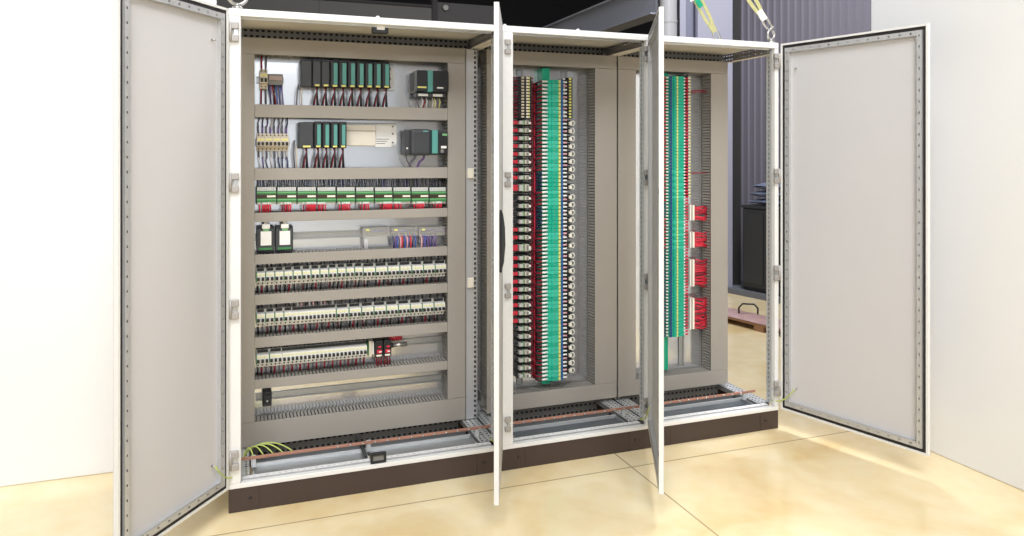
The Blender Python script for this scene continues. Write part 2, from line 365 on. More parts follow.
def cabinet(name, label, x0, W, postx, rearL, rearR, pw=(.04, .028), fp=ZINC):
    cab = thing(name, label, 'cabinet', (x0, 0, 0), 0, 'open control cabinets bolted side by side')
    p = MB()
    p.box(.0, W, .004, .024, 0, ZB, PLINTH, .002).box(.0, .02, .024, .48, 0, ZB, PLINTH).box(W-.02, W, .024, .48, 0, ZB, PLINTH).box(.02, W-.02, .46, .48, 0, ZB, PLINTH)
    for x in (.085, W-.085): p.tube([(x, .0042, .055), (x, .001, .055)], .006, SCREWD, 10)
    for x in (.12, W-.12): p.box(x-.0008, x+.0008, .0030, .0042, .002, ZB-.002, SCREWD)
    p.build('plinth', cab)
    MB().box(0, W, .0, .03, ZT-.031, ZT, WHITE, .003).box(.04, W-.04, .03, .036, ZT-.038, ZT-.018, ZINCL).build('top_rail', cab)
    b = MB().box(0, W, .0, .03, ZB, ZB+.020, WHITE, .003)
    b.perf((.04, .034, ZB+.024), (1, 0, 0), (0, 1, 0), (0, 0, -1), W-.08, .03, 1, .025, .010, .006, .0015, STRIPW).box(.04, W-.04, .030, .034, ZB+.006, ZB+.024, ZINC)
    b.build('bottom_rail', cab)
    for side, (x, pl) in enumerate(((0, postx[0]), (W, postx[1]))):
        s = 1 if side == 0 else -1; wp = pw[side]
        q = MB(); q.box(x, x+s*wp, .0, .030, ZB+.020, ZT-.031, WHITE, .003)
        if pl:       # punched face line on the posts between two bays
            q.perf((x+s*(wp-.014), -.001, ZB+.05), (0, 0, 1), (s, 0, 0), (0, 1, 0), 1.90, .011, 1, .025, .012, .006, .001, WHITE)
        q.perf((x+s*wp, .030, ZB+.03), (0, 0, 1), (0, 1, 0), (s, 0, 0), 1.93, .038, 1, .025, .013, .013, .0015, ZINCL)
        q.box(x+s*.015, x+s*.017, .03, .078, ZB+.03, ZT-.04, ZINC)
        q.build('front_post', cab)
    for side, x, w in ((1, 0.0, .045), (-1, W, .045)):
        q = MB(); s = side
        q.perf((x+s*.005, .470 if False else .479, ZB), (0, 0, 1), (s, 0, 0), (0, 1, 0), 1.98, w, 1, .025, .013, .015, .0015, ZINC)
        q.box(x+s*.0002, x+s*.004, .4805, .4955, ZB, ZT-.02, ZINC)
        q.build('rear_post', cab)
        # rails in depth, top and bottom
        t = MB(); xx = x+s*.004
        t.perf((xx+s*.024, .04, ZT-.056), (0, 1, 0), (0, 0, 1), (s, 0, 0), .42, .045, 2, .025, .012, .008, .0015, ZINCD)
        t.box(xx, xx+s*.024, .03, .47, ZT-.060, ZT-.056, CREAM)
        t.build('depth_rail', cab)
        t = MB(); wd = .075
        t.perf((x+s*.008, .07, ZB+.026), (0, 1, 0), (s, 0, 0), (0, 0, -1), .41, wd, 3, .025, .014, .009, .0015, ZINCL)
        t.box(x+s*.006, x+s*.008, .07, .48, ZB, ZB+.026, ZINC).box(x+s*(wd+.008), x+s*(wd+.010), .07, .48, ZB, ZB+.026, ZINC)
        t.build('depth_rail', cab)
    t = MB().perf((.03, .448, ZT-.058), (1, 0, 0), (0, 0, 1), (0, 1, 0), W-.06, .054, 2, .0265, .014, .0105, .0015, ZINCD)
    t.box(.03, W-.03, .47, .472, ZT-.058, ZT-.006, NEARBLK).box(.03, W-.03, .4495, .47, ZT-.060, ZT-.058, ZINCD)  # near-black backing: shade seen through the holes, put into its colour
    t.build('rear_rail', cab)
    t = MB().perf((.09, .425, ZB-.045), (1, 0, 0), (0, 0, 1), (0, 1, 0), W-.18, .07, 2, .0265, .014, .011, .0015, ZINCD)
    t.box(.09, W-.09, .44, .442, ZB-.045, ZB+.025, NEARBLK).box(.09, W-.09, .4265, .45, ZB+.023, ZB+.025, ZINCD)  # backing coloured near-black for the shade inside the base rail
    t.build('rear_base_rail', cab)
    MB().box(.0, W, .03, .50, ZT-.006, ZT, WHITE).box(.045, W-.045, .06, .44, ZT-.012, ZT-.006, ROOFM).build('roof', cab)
    MB().box(.004, W-.004, .496, .50, ZB, ZT-.006, MGREY).build('rear_panel', cab)
    MB().box(rearL, W-rearR, PY, PY+.003, ZB+.03, ZT-.075, PLATE).build('mounting_plate', cab)
    # floor plates: a flanged plate in front, a narrow one behind, an open slot at the rear
    n = 2 if W > 1 else 1; span = (W-.18)/n
    for k in range(n):
        a, e = .09+k*span+.006, .09+(k+1)*span-.006
        g = MB().box(a, e, .068, .185, ZB+.002, ZB+.006, fp).box(a, e, .068, .074, ZB+.006, ZB+.020, ZINCL).box(a, e, .186, .194, ZB+.002, ZB+.022, ZINCL).box(a, a+.006, .074, .186, ZB+.006, ZB+.018, ZINC).box(e-.006, e, .074, .186, ZB+.006, ZB+.018, ZINC)
        g.build('floor_plate', cab)
        g = MB().box(a, e, .20, .268, ZB-.02, ZB-.016, DGREY).box(a, e, .268, .288, ZB-.016, ZB+.016, ZINC)
        g.build('floor_plate', cab)
    return cab
c1 = cabinet('control_cabinet', 'widest open white control cabinet holding rows of breakers between two open doors', 0, 1.2, (0, 1), .03, .045, (.048, .028))
c2 = cabinet('control_cabinet', 'middle open white control cabinet with green terminal column and red-tagged relays', 1.2, .8, (1, 1), .012, .02, (.058, .022), FPLATE)
c3 = cabinet('control_cabinet', 'open white control cabinet without side panel, nearest the lilac column', 2.0, .8, (1, 0), .02, .02, (.04, .026), FPLATE)
build_door(c1, -.014, .592, 1, -math.radians(125))
build_door(c1, 1.2, .560, -1, math.radians(69.0), handle=True)
build_door(c2, .8, .748, -1, math.radians(62.8), bar=True)
build_door(c3, .816, .775, -1, math.radians(104.7))
for z in HZ: MB().box(.014, .044, -.014, 0, z+.010, z+.034, HINGE, .003).box(.014, .044, -.014, 0, z-.034, z-.010, HINGE, .003).box(.028, .040, -.010, 0, z-.01, z+.01, ZINC).build('lock_keeper', c2)
q = MB().box(1.138, 1.176, .372, .376, ZB+.03, ZT-.065, ZINCP).box(1.138, 1.141, .376, .478, ZB+.03, ZT-.065, ZINCP).box(1.196, 1.198, .372, .44, ZB+.03, ZT-.065, ZINCP)
q.perf((1.176, .372, ZB+.03), (0, 0, 1), (1, 0, 0), (0, 1, 0), 1.90, .021, 1, .025, .014, .012, .0015, ZINCP).box(1.176, 1.197, .40, .402, ZB+.03, ZT-.065, NEARBLK)  # near-black sheet behind the holes stands for shade in the profile
q.build('punched_profile', c1)
for z in (1.395, .832): MB().box(1.142, 1.176, .358, .372, z-.026, z+.026, CREAM, .004).build('post_clip', c1)
for cab, xs in ((c1, (.62,)), (c2, (.02, .40)), (c3, (.02,))):
    for x in xs:
        MB().tube([(x, .012, ZT), (x, .012, ZT+.005)], .009, WHITE, 10).tube([(x, .012, ZT+.005), (x, .012, ZT+.008)], .006, WHITE, 10).build('roof_bolt', cab)
MB().box(.571, .585, .07, .36, ZB+.024, ZB+.036, BLACK, .002).build('floor_clamp_bar', c1)

# small fittings in the first bay
o = thing('door_lamp', 'small black lamp with white lens under the top rail of the widest cabinet', 'lamp', (.637, .05, 2.062))
MB().box(-.036, .036, -.018, .018, -.026, .010, BLACK, .004).build('housing', o); MB().box(-.018, .018, -.0215, -.0175, -.012, .012, PAPER, .002).build('lens', o)
o = thing('floor_latch', 'black framed latch block sitting on the bottom rail of the widest cabinet', 'latch', (.622, .012, .124))
f = MB().box(-.034, .034, -.012, .012, 0, .008, BLACK).box(-.034, .034, -.012, .012, .032, .04, BLACK).box(-.034, -.024, -.012, .012, .008, .032, BLACK).box(.024, .034, -.012, .012, .008, .032, BLACK)
f.build('frame', o); MB().box(-.024, .024, -.006, .008, .008, .032, MGREY).build('insert', o)

# copper earth bar through all bays
bar = thing('copper_busbar', 'long thin copper earth bar running along the floor of all three cabinets', 'busbar', (0, .128, .172))
MB().box(.05, 2.745, -.003, .003, -.0065, .0065, COPPER, .001).build('bar', bar)
x = .46
while x < 2.70:
    MB().tube([(x, -.011, 0), (x, .007, 0)], .0045, STEEL, 6).build('screw', bar); x += .056
for x in (.10, .60, 1.12, 1.28, 1.92, 2.08, 2.68): MB().box(x-.010, x+.010, .0032, .016, -.0445, .006, ZINCL).build('support', bar)
for k in range(5):
    xs = .058+.004*k; xe = .10+.042*k
    yy = .185+.010*k; A, B, D = Vector((xs, yy, .150+.004*k)), Vector(((xs+xe)/2, yy, .242-.002*k)), Vector((xe, .1345, .172))
    t = MB().tube([A*(1-q)**2+B*2*q*(1-q)+D*q*q for q in [v/9 for v in range(10)]], .0030, PEW, 6)
    tag(t.build('earth_wire', None), '%s green-yellow earth wire from the white post looping onto the copper bar' % ordw(k+1), 'wire', 'green-yellow earth wires on the copper bar')

# eyebolts, slings, hook
def eyebolt(loc, label, r=.030, flip=0):
    e = thing('lifting_eyebolt', label, 'eyebolt', loc, flip, 'lifting eyebolts on the roofs')
    MB().tube([(0, 0, 0), (0, 0, .012)], .022, STEEL, 12).tube([(0, 0, .012), (0, 0, .024)], .012, STEEL, 10).build('shank', e)
    MB().tube([(r*math.cos(2*PI*i/24), 0, .022+r+r*math.sin(2*PI*i/24)) for i in range(24)], .0075, STEEL, 8, True).build('ring', e)
eyebolt((.035, .03, ZT), 'steel lifting eyebolt on the roof of the widest cabinet above its outer door', .040, .2)
eyebolt((2.772, .03, ZT), 'steel lifting eyebolt on the front corner of the cabinet without side panel', .026, .2)
eyebolt((2.755, .47, ZT), 'steel lifting eyebolt on the rear corner of the cabinet without side panel', .026, .2)
HOOK = Vector((1.4, .25, 4.0))
HEND = {False: Vector((1.47, .19, 3.99)), True: Vector((1.47, .31, 3.99))}
def sling(p, label, tagged):
    p = Vector(p); d = (HEND[tagged]-p).normalized(); s = thing('lifting_sling', label, 'sling', p, 0, 'yellow lifting slings')
    side = d.cross(Vector((.345, .939, 0))).normalized(); L = (HEND[tagged]-p).length
    sh = MB().tube([side*.012+d*.0, side*.016+d*.05, side*.010+d*.085, -side*.010+d*.085, -side*.016+d*.05, -side*.012], .006, STEEL, 8, True)
    sh.tube([-side*.02+d*.004, side*.02+d*.004], .007, STEEL, 8).build('shackle', s)
    for k in (-1, 1):
        pts = [d*.075, d*.10+side*(k*.008), d*.16+side*(k*.016), d*.30+side*(k*.020), d*.6+side*(k*.022), d*(L-.25)+side*(k*.014), d*L+side*(k*.008)]
        MB().ribbon(pts, .019, .005, side, SLING).build('strap', s)
    MB().ribbon([d*.065, d*.125], .034, .012, side, PAPER if not tagged else SLING).build('protection_sleeve', s)
    if tagged:
        MB().ribbon([d*.24+side*.01-Vector((0, .012, 0)), d*.44+side*.016-Vector((0, .012, 0))], .03, .004, side, RAILG).build('teal_label', s)
        MB().ribbon([d*.30+side*.035-Vector((0, .014, 0)), d*.36+side*.035-Vector((0, .014, 0))], .034, .004, side, PAPER).build('white_label', s)
sling((2.772, .03, ZT+.075), 'yellow lifting sling shackled to the front corner eyebolt by the slate wall', False)
sling((2.755, .47, ZT+.075), 'yellow lifting sling with teal label rising from the rear roof corner', True)
hk = thing('crane_hook', 'steel crane hook on a chain that holds the yellow slings above the cabinets', 'hook', HOOK)
MB().tube([(.05*math.cos(a*PI/12), 0, .02+.05*math.sin(a*PI/12)) for a in range(-14, 13)], .014, STEEL, 8).build('hook', hk)
MB().box(-.06, .06, -.05, .05, .07, .26, SLING, .01).build('block', hk)
MB().tube([(0, 0, .26), (0, 0, 2.2)], .012, STEEL, 8).build('chain', hk)

# ------------------------------------------------------------------ cable ducts
def duct(label, x0, x1, z0, z1, axis, group):
    """slotted trunking with a plain cover; axis is its long direction"""
    o = thing('cable_duct', label, 'cable duct', ((x0+x1)/2, PY, (z0+z1)/2), 0, group)
    W, H = (x1-x0), (z1-z0); d = PY-DF-.001
    MB().box(-W/2, W/2, -d-.0005, -d+.004, -H/2, H/2, DUCT, .0015).build('cover', o)
    b = MB().box(-W/2+.001, W/2-.001, -.003, -.0003, -H/2+.001, H/2-.001, DUCTD)
    L = W if axis == 'x' else H; n = int(L/.0165); p = L/n; h = H/2-.0025 if axis == 'x' else W/2-.0025
    for s in (-1, 1):
        for k in range(n):
            a = -L/2+k*p+.0028; e = a+p-.0056
            if axis == 'x': b.box(a, e, -d+.004, -.003, s*h-.001, s*h+.001, DUCTD)
            else: b.box(s*h-.001, s*h+.001, -d+.004, -.003, a, e, DUCTD)
        for y0, y1 in ((-.016, -.003), (-d+.004, -d+.010)):
            if axis == 'x': b.box(-L/2, L/2, y0, y1, s*h-.001, s*h+.001, DUCTD)
            else: b.box(s*h-.001, s*h+.001, y0, y1, -L/2, L/2, DUCTD)
    b.build('slotted_body', o)
    return o
G1, G2 = 'cable ducts in the widest cabinet', 'cable ducts in the two narrower cabinets'
XL, XR = .110, 1.038
duct('beige cable duct across the very top of the widest cabinet', .036, 1.134, 1.960, 2.038, 'x', G1)
duct('beige cable duct right below the long rack of black modules', XL, XR, 1.666, 1.727, 'x', G1)
duct('beige cable duct between black controllers and the green relay row', XL, XR, 1.372, 1.427, 'x', G1)
duct('beige cable duct directly under the row of green relay modules', XL, XR, 1.175, 1.219, 'x', G1)
duct('beige cable duct between two black power relays and the upper full breaker row', XL, XR, .978, 1.024, 'x', G1)
duct('beige cable duct between the two full breaker rows', XL, XR, .788, .836, 'x', G1)
duct('beige cable duct between the lower full breaker row and the short breaker row', XL, XR, .588, .637, 'x', G1)
duct('beige cable duct below the short breaker row and above the bare rail', XL, XR, .396, .440, 'x', G1)
duct('deep beige cable duct across the bottom of the widest cabinet under the bare rail', .036, 1.134, .130, .243, 'x', G1)
duct('beige upright cable duct along the outer edge of the widest cabinet by its first door', .036, .109, .244, 1.959, 'z', G1)
duct('beige upright cable duct at the inner end of all the breaker rows', 1.039, 1.134, .244, 1.959, 'z', G1)
duct('beige cable duct across the top of the middle cabinet', 1.248, 2.008, 1.966, 2.039, 'x', G2)
duct('beige cable duct across the bottom of the middle cabinet', 1.248, 2.008, .145, .228, 'x', G2)
duct('narrow beige upright duct beside the punched rear post, half hidden by a door', 1.249, 1.345, .229, 1.965, 'z', G2)
duct('wide beige upright duct beside the relay column of the middle cabinet', 1.873, 2.008, .229, 1.965, 'z', G2)
duct('beige upright duct just past the dark gap, seen inside the middle opening', 2.016, 2.128, .229, 1.965, 'z', G2)
duct('beige cable duct across the top of the cabinet without side panel', 2.016, 2.742, 1.966, 2.038, 'x', G2)
duct('beige cable duct across the bottom of the cabinet without side panel', 2.016, 2.742, .145, .230, 'x', G2)
duct('wide beige upright duct beside the open side with red wires entering it', 2.625, 2.742, .231, 1.965, 'z', G2)

# ------------------------------------------------------------------ mounting rails
def hat(mb, x0, x1, z, m=ZINC):
    pr = [(DY, z-.0175), (DY, z-.0125), (PY-.001, z-.0105), (PY-.001, z+.0105), (DY, z+.0125), (DY, z+.0175), (DY+.0012, z+.0175), (DY+.0012, z+.0135), (PY-.0002, z+.0115), (PY-.0002, z-.0115), (DY+.0012, z-.0135), (DY+.0012, z-.0175)]
    return mb.prism(pr, 'x', x0, x1, m)
def vrail(mb, x, z0, z1, m=ZINC):
    return mb.prism([(x-.0175, DY), (x-.0125, DY), (x-.0105, PY-.001), (x+.0105, PY-.001), (x+.0125, DY), (x+.0175, DY), (x+.0175, DY+.0012), (x+.0135, DY+.0012), (x+.0115, PY-.0002), (x-.0115, PY-.0002), (x-.0135, DY+.0012), (x-.0175, DY+.0012)], 'z', z0, z1, m)
GR = 'mounting rails'
for lab, z, xa, xb in (('silver mounting rail behind the two black power relays and clear covers', 1.095, XL+.004, XR-.004),
                       ('bare silver mounting rail with one black clip near the cabinet bottom', .327, XL+.004, XR-.004),
                       ('silver mounting rail of the short breaker row, bare past the red-black relays', .528, XL+.004, XR-.004),
                       ('silver mounting rail behind the upper full breaker row', .914, XL+.004, XR-.004),
                       ('silver mounting rail behind the lower full breaker row', .718, XL+.004, XR-.004),
                       ('silver mounting rail behind the row of green relay modules', 1.297, XL+.004, XR-.004),
                       ('short silver rail piece carrying the small tan breaker and grey terminal strip', 1.850, .118, .245),
                       ('short silver rail piece carrying four small tan breakers', 1.550, .113, .272)):
    tag(hat(MB(), xa, xb, z).build('mounting_rail'), lab, 'rail', GR)
for lab, x, z0, z1 in (('silver upright mounting rail behind the red-tagged relay column', 1.470, .245, 1.955),
                       ('silver upright mounting rail behind the narrow relay column beside the green terminals', 1.733, .245, 1.955),
                       ('silver upright mounting rail below the slim relays beside the open side', 2.488, .245, 1.955)):
    tag(vrail(MB(), x, z0, z1).build('mounting_rail'), lab, 'rail', GR)
for lab, x0, x1, z0, z1 in (('white profile rail behind the long rack of black modules, punched end showing', .330, .782, 1.815, 1.945),
                            ('white profile rail of the short module rack, empty beyond it', .330, .795, 1.535, 1.652)):
    r = MB().box(x0, x1, PY-.012, PY-.0005, z0, z1, PAPER, .002)
    for z in (z0+.018, z0+.062, z1-.018): r.tube([(x1-.02, PY-.0145, z), (x1-.02, PY-.012, z)], .005, MGREY, 8)
    r.box(x0+.002, x1-.002, PY-.016, PY-.012, z0+.004, z0+.012, ZINCL).box(x0+.002, x1-.002, PY-.016, PY-.012, z1-.012, z1-.004, ZINCL)
    tag(r.build('profile_rail'), lab, 'rail', 'white profile rails')
o = thing('rail_cover', 'cream blank cover plate beside the short rack of teal-striped modules', 'cover', (.6085, PY-.016, 1.588))
MB().box(-.077, .077, -.012, 0, -.052, .052, CREAM, .003).build('plate', o)
MB().box(-.077, .077, -.014, -.012, .02, .023, MGREY).build('groove', o)
o = thing('paper_label', 'white printed card stuck at the end of the empty white profile rail', 'label', (.725, PY-.017, 1.556))
MB().box(-.042, .042, -.002, 0, -.026, .026, PAPER).build('card', o)
g = MB()
for k in range(3): g.box(-.034, .030-.01*k, -.0026, -.002, .012-.011*k, .015-.011*k, WGRY)
g.build('print', o)
o = thing('rail_clip', 'black end clip alone on the bare rail at the bottom of the widest cabinet', 'clip', (.166, DY, .328))
MB().box(-.021, .021, -.045, -.0003, -.034, .034, DGREY, .004).box(-.017, .017, -.060, -.045, -.016, .022, BLACK, .003).build('body', o)
MB().tube([(0, -.06, -.006), (0, -.063, -.006)], .006, STEEL, 8).build('screw', o)

# ------------------------------------------------------------------ circuit breakers
def make_breaker(poles, pw, ups, downs, strip=True, tan=False, dep=.0855, half=.0415, ext=.036):
    def mk():
        W = poles*pw; o = thing('circuit_breaker', '', 'circuit breaker'); body = TAN if tan else OFFW
        pr = [(-.0003, -half), (-dep*.64, -half), (-dep*.64, -half*.55), (-dep, -half*.48), (-dep, half*.53), (-dep*.64, half*.62), (-dep*.64, half), (-.0003, half)]
        b = MB().prism(pr, 'x', -W/2, W/2, body)
        for k in range(poles):
            x = -W/2+(k+.5)*pw
            b.tube([(x, -dep*.64-.0006, -half*.78), (x, -dep*.64+.002, -half*.78)], .0038, SCREWD if not tan else BROWN, 8)
            b.tube([(x, -dep*.64-.0006, half*.82), (x, -dep*.64+.002, half*.82)], .0038, SCREWD, 8)
            if k: b.box(x-pw/2-.0005, x-pw/2+.0005, -dep-.0002, -dep+.001, -half*.46, half*.5, MGREY)
        b.build('body', o)
        for k in range(poles):
            x = -W/2+(k+.5)*pw
            MB().prism([(-dep, -half*.38), (-dep-.013, -half*.30), (-dep-.014, -half*.08), (-dep, half*.04)], 'x', x-pw*.31, x+pw*.31, BLACK).build('toggle', o)
        MB().box(-W/2*.80, W/2*.80, -dep-.0008, -dep, half*.20, half*.40, PALEY if not tan else YEL).build('yellow_label', o)
        if not tan: MB().box(-W/2+(.005 if strip else 0), W/2-(.004 if strip else 0), -dep*.64-.003, -dep*.64, half*.66, half*.98, BLACK).build('terminal_cover', o)
        if strip:
            MB().box(-W/2-.0002, -W/2+.003, -dep-.0012, -dep*.62, -half*.45, half*.6, GREEN).build('green_divider', o)
        for k in range(poles):
            x = -W/2+(k+.5)*pw
            for q, zz, ms in ((1, half, ups), (-1, -half, downs)):
                m = ms[k % len(ms)]; j = R.uniform(-.003, .003)
                MB().tube([(x, -dep*.5, zz*.9), (x+j, -dep*.55, zz+q*.012), (x+j*2, -dep*.5, zz+q*ext)], .0046, m, 6).build('wire', o)
        return o
    return mk
CLIPG = mat('relay_clip_grey', (190, 188, 184), .45)
CLIPG2 = mat('relay_case_stone', (204, 198, 184), .45)
DBRN = mat('dark_maroon_wire', (92, 34, 42), .5)
k2 = [make_breaker(2, .0197, [WBLK, WGRY], [WBLK, DRED]), make_breaker(2, .0197, [WBLK, WBLK], [WBLK, WGRY]), make_breaker(2, .0197, [WGRY, WBLK], [DBRN, WBLK])]
k3 = [make_breaker(3, .0195, [WGRY, WBLK, WGRY], [DBRN, WBLK, WGRY]), make_breaker(3, .0195, [WBLK, WGRY, WBLK], [WBLK, DRED, WBLK])]
k1 = [make_breaker(1, .0180, [WBLK], [DRED], False), make_breaker(1, .0180, [WWHT], [WBLK], False), make_breaker(1, .0180, [PINK], [WGRY], False)]
GB5, GB6, GB7 = 'breakers of the upper full row', 'breakers of the lower full row', 'breakers of the short bottom row'
x = .1155; n = 0
for i in range(12):
    n += 1; put('b2%d' % (i % 3), k2[i % 3], (x+.0204, DY, .9135), 'white twin-toggle breaker, %s from left in the upper full breaker row' % ordw(n), GB5); x += .0414
for i in range(7):
    n += 1; put('b3%d' % (i % 2), k3[i % 2], (x+.030, DY, .9105-.0006*i), 'white three-toggle breaker, %s from left in the upper full breaker row' % ordw(n), GB5); x += .0605
x = .1155; n = 0
for i in range(4):
    n += 1; put('b2%d' % ((i+1) % 3), k2[(i+1) % 3], (x+.0204, DY, .7195), 'white twin-toggle breaker, %s from left in the lower full breaker row' % ordw(n), GB6); x += .0412
for i in range(11):
    n += 1; put('b1%d' % (i % 3), k1[i % 3], (x+.0092, DY, .7185), 'white single-toggle breaker, %s from left in the lower full breaker row' % ordw(n), GB6); x += .0183
x = .483
for i in range(9):
    n += 1; put('b3%d' % (i % 2), k3[i % 2], (x+.030, DY, .7165-.0004*i), 'white three-toggle breaker, %s from left in the lower full breaker row' % ordw(n), GB6); x += .0608
b3w = [make_breaker(3, .0190, [WBLK], [WBLK, DRED, WGRY])]
x = .1155; n = 0
for i in range(2):
    n += 1; put('b3w', b3w[0], (x+.029, DY, .528), 'white three-toggle breaker, %s from left in the short bottom row' % ordw(n), GB7); x += .0590
b1k = [make_breaker(1, .0185, [WBLK], [DRED], False), make_breaker(1, .0185, [WBLK], [WGRY], False)]
for i in range(21):
    n += 1; put('b1k%d' % (i % 2), b1k[i % 2], (x+.0094, DY, .528), 'white single-toggle breaker, %s from left in the short bottom row' % ordw(n), GB7); x += .0190
o = thing('end_stop', 'tan and green end terminal closing the short breaker row', 'terminal', (.655, DY, .528))
MB().box(-.010, .004, -.07, -.0003, -.038, .040, TAN, .002).build('body', o); MB().box(.006, .016, -.06, -.0003, -.03, .034, OFFW, .002).build('clamp', o); MB().box(-.016, -.012, -.066, -.0003, -.03, .03, GREEN).build('divider', o)
def make_contactor():
    o = thing('contactor_relay', '', 'relay')
    MB().box(-.019, .019, -.075, -.0003, -.042, .040, BLACK, .003).box(-.019, .019, -.06, -.0003, .040, .05, BLACK, .002).build('body', o)
    MB().box(-.012, .012, -.079, -.075, -.024, -.006, RED, .002).box(-.006, .010, -.079, -.075, .004, .012, RED, .001).build('red_cap', o)
    MB().box(-.014, .012, -.077, -.075, -.038, -.030, CREAM).box(-.002, .012, -.0805, -.079, -.018, -.013, PAPER).build('label', o)
    for x in (-.012, 0, .012):
        MB().tube([(x, -.05, .045), (x+.004, -.055, .066), (x, -.05, .09)], .0035, DRED, 6).build('wire', o)
        MB().tube([(x, -.05, -.04), (x+.003, -.055, -.06), (x, -.05, -.095)], .0035, DRED, 6).build('wire', o)
    return o
put('con', make_contactor, (.694, DY, .528), 'black relay with red cap next to the tan end terminal', 'red-capped relays')
put('con', make_contactor, (.736, DY, .528), 'black relay with red cap last on the short breaker row', 'red-capped relays')
o = MB().tube([(0, 0, 0), (.072, 0, .0)], .011, STEEL, 12).tube([(-.01, 0, 0), (0, 0, 0)], .013, BLACK, 12).build('steel_pin', None, (.766, DY-.045, .532))
tag(o, 'short bright steel pin sticking out beside the red-capped relays', 'pin')
o = MB()
for k in range(7): o.tube([(.0+.010*k, 0, 0), (.004+.010*k, -.012, .014+.002*(k % 3)), (.006+.010*k, -.01, .05)], .0042, RED, 6)
tag(o.build('wire_bunch', None, (.745, DY-.045, .556)), 'bunch of short red wires above the bright steel pin', 'wires', None, 'stuff')
# top small breakers
mk2t = make_breaker(2, .0175, [DRED, WGRY], [DRED, WGRY], False, True, .085, .046, .072)
put('t2', mk2t, (.150, DY, 1.850), 'small tan twin breaker alone at the top beside the grey terminal strip', 'small tan breakers')
mk4 = make_breaker(2, .0175, [WGRY, WPUR], [WGRY, WWHT], False, True, .085, .041)
for i in range(4): put('t4', mk4, (.1365+.0362*i, DY, 1.550), 'small tan twin breaker, %s of four beside the short module rack' % ordw(i+1), 'small tan breakers')
o = thing('terminal_strip', 'grey and pinkish terminal strip beside the small top breaker with hanging wires', 'terminal strip', (.2035, DY, 1.848))
MB().box(-.034, .034, -.055, -.0003, -.025, .027, MGREY, .002).box(-.030, .030, -.062, -.055, -.004, .020, STRIPT, .002).build('body', o)
for k in range(8):
    x = -.030+.0085*k; j = R.uniform(-.004, .012)
    MB().tube([(x, -.045, -.024), (x, -.055, -.045), (x+j, -.05, -.085), (x+j+.004, -.045, -.132)], .0034, [WNAV, WPUR, DRED, WBLK, WBLU, WGRY, WBLU, WPUR][k], 6).build('wire', o)
for i in range(8):      # long wires above and below the four small breakers
    x = .1275+.0181*i
    for q, L in ((1, .075), (-1, .085)):
        t = MB().tube([(x, DY-.045, 1.55+q*.072), (x+R.uniform(-.004, .006), DY-.052, 1.55+q*.09), (x+R.uniform(0, .01), DY-.045, 1.55+q*(.045+L))], .0033, R.choice([WPUR, WGRY, WWHT, WNAV, WGRY]), 6)
        tag(t.build('connecting_wire'), '%s thin wire %s the four small tan breakers' % (ordw(i+1), 'rising above' if q > 0 else 'dropping below'), 'wire', 'thin wires of the four small breakers')

# ------------------------------------------------------------------ programmable controllers
def make_module(w, teal, h=.129, dep=.10, yel=True, wires=True, hood=False):
    def mk():
        o = thing('controller_module', '', 'module')
        MB().box(-w/2, w/2, -dep+.016, -.0003, -h/2, h/2, BLACK, .003).build('body', o)
        MB().box(-w/2+.001, w/2-.001, -dep, -dep+.016, -h/2+.002, h/2-.004 if not hood else h/2+.006, DGREY if not teal else BLACK, .004).build('front_cover', o)
        if teal: MB().box(-w*.10, w*.33, -dep-.0012, -dep, -h*.38, h*.42, TEAL).build('teal_label', o)
        if yel: MB().box(-w*.22, w*.30, -dep-.0014, -dep, -h*.47, -h*.40, YEL).build('yellow_label', o)
        if wires:
            for k, (m, dx) in enumerate(((DRED, -.012), (WBLK, .010), (WBLK, .004), (WBLK, -.016))):
                MB().tube([(.002*k-.003, -dep*.8, -h/2+.004), (.003, -dep*.85, -h/2-.02), (dx*.5, -dep*.8, -h/2-.05), (dx, -dep*.7, -h/2-.10)], .0042, m, 6).build('wire', o)
        return o
    return mk
GP = 'modules of the long top rack'
YM = PY-.0165
PZ = 1.879
put('ps', make_module(.053, False, yel=False, wires=False), (.3415, YM, PZ), 'wide black power module starting the long top rack', GP)
put('cpu', make_module(.040, False), (.390, YM, PZ), 'plain black module second in the long top rack without teal label', GP)
put('cpu', None, (.431, YM, PZ+.0005), 'plain black module third in the long top rack before the teal labels', GP)
for i in range(7):
    put('io', make_module(.0408, True), (.473+.0416*i, YM, PZ+.0006*i), 'black module with teal label, %s of seven in the long top rack' % ordw(i+1), GP)
for i, m in enumerate((WGRY, TAN)):
    t = MB().tube([(.31+.012*i, YM-.05, 1.83), (.302+.02*i, YM-.06, 1.79), (.300+.024*i, YM-.05, 1.72)], .0035, m, 6)
    tag(t.build('connecting_wire'), ('thin grey', 'thin tan')[i]+' wire dropping beside the wide black power module', 'wire', 'thin wires at the long rack')
GQ = 'modules of the short rack'
put('cpu2', make_module(.068, False, .124, .10, True, True), (.341, YM, 1.584), 'wide plain dark module starting the short module rack', GQ)
for i in range(4):
    put('io2', make_module(.0378, True, .122, .10, True, True, True), (.3955+.0388*i, YM, 1.584), 'dark module with wide teal label, %s of four in the short rack' % ordw(i+1), GQ)
t = MB().tube([(.292, YM-.03, 1.56), (.285, YM-.05, 1.50), (.292, YM-.045, 1.42)], .0035, WGRY, 6).tube([(.300, YM-.03, 1.535), (.301, YM-.05, 1.49), (.30, YM-.045, 1.42)], .0035, TAN, 6)
tag(t.build('connecting_wire'), 'pair of thin pale wires dropping beside the wide dark module of the short rack', 'wires')
o = thing('power_controller', 'deep black controller with one teal stripe at the end of the top row', 'controller', (.953, YM, 1.859))
MB().box(-.085, .082, -.085, -.0003, -.055, .055, MGREY, .003).build('body', o)
MB().box(-.083, -.029, -.128, -.085, -.052, .053, BLACK, .003).box(-.001, .080, -.128, -.085, -.052, .053, BLACK, .003).build('front_cover', o)
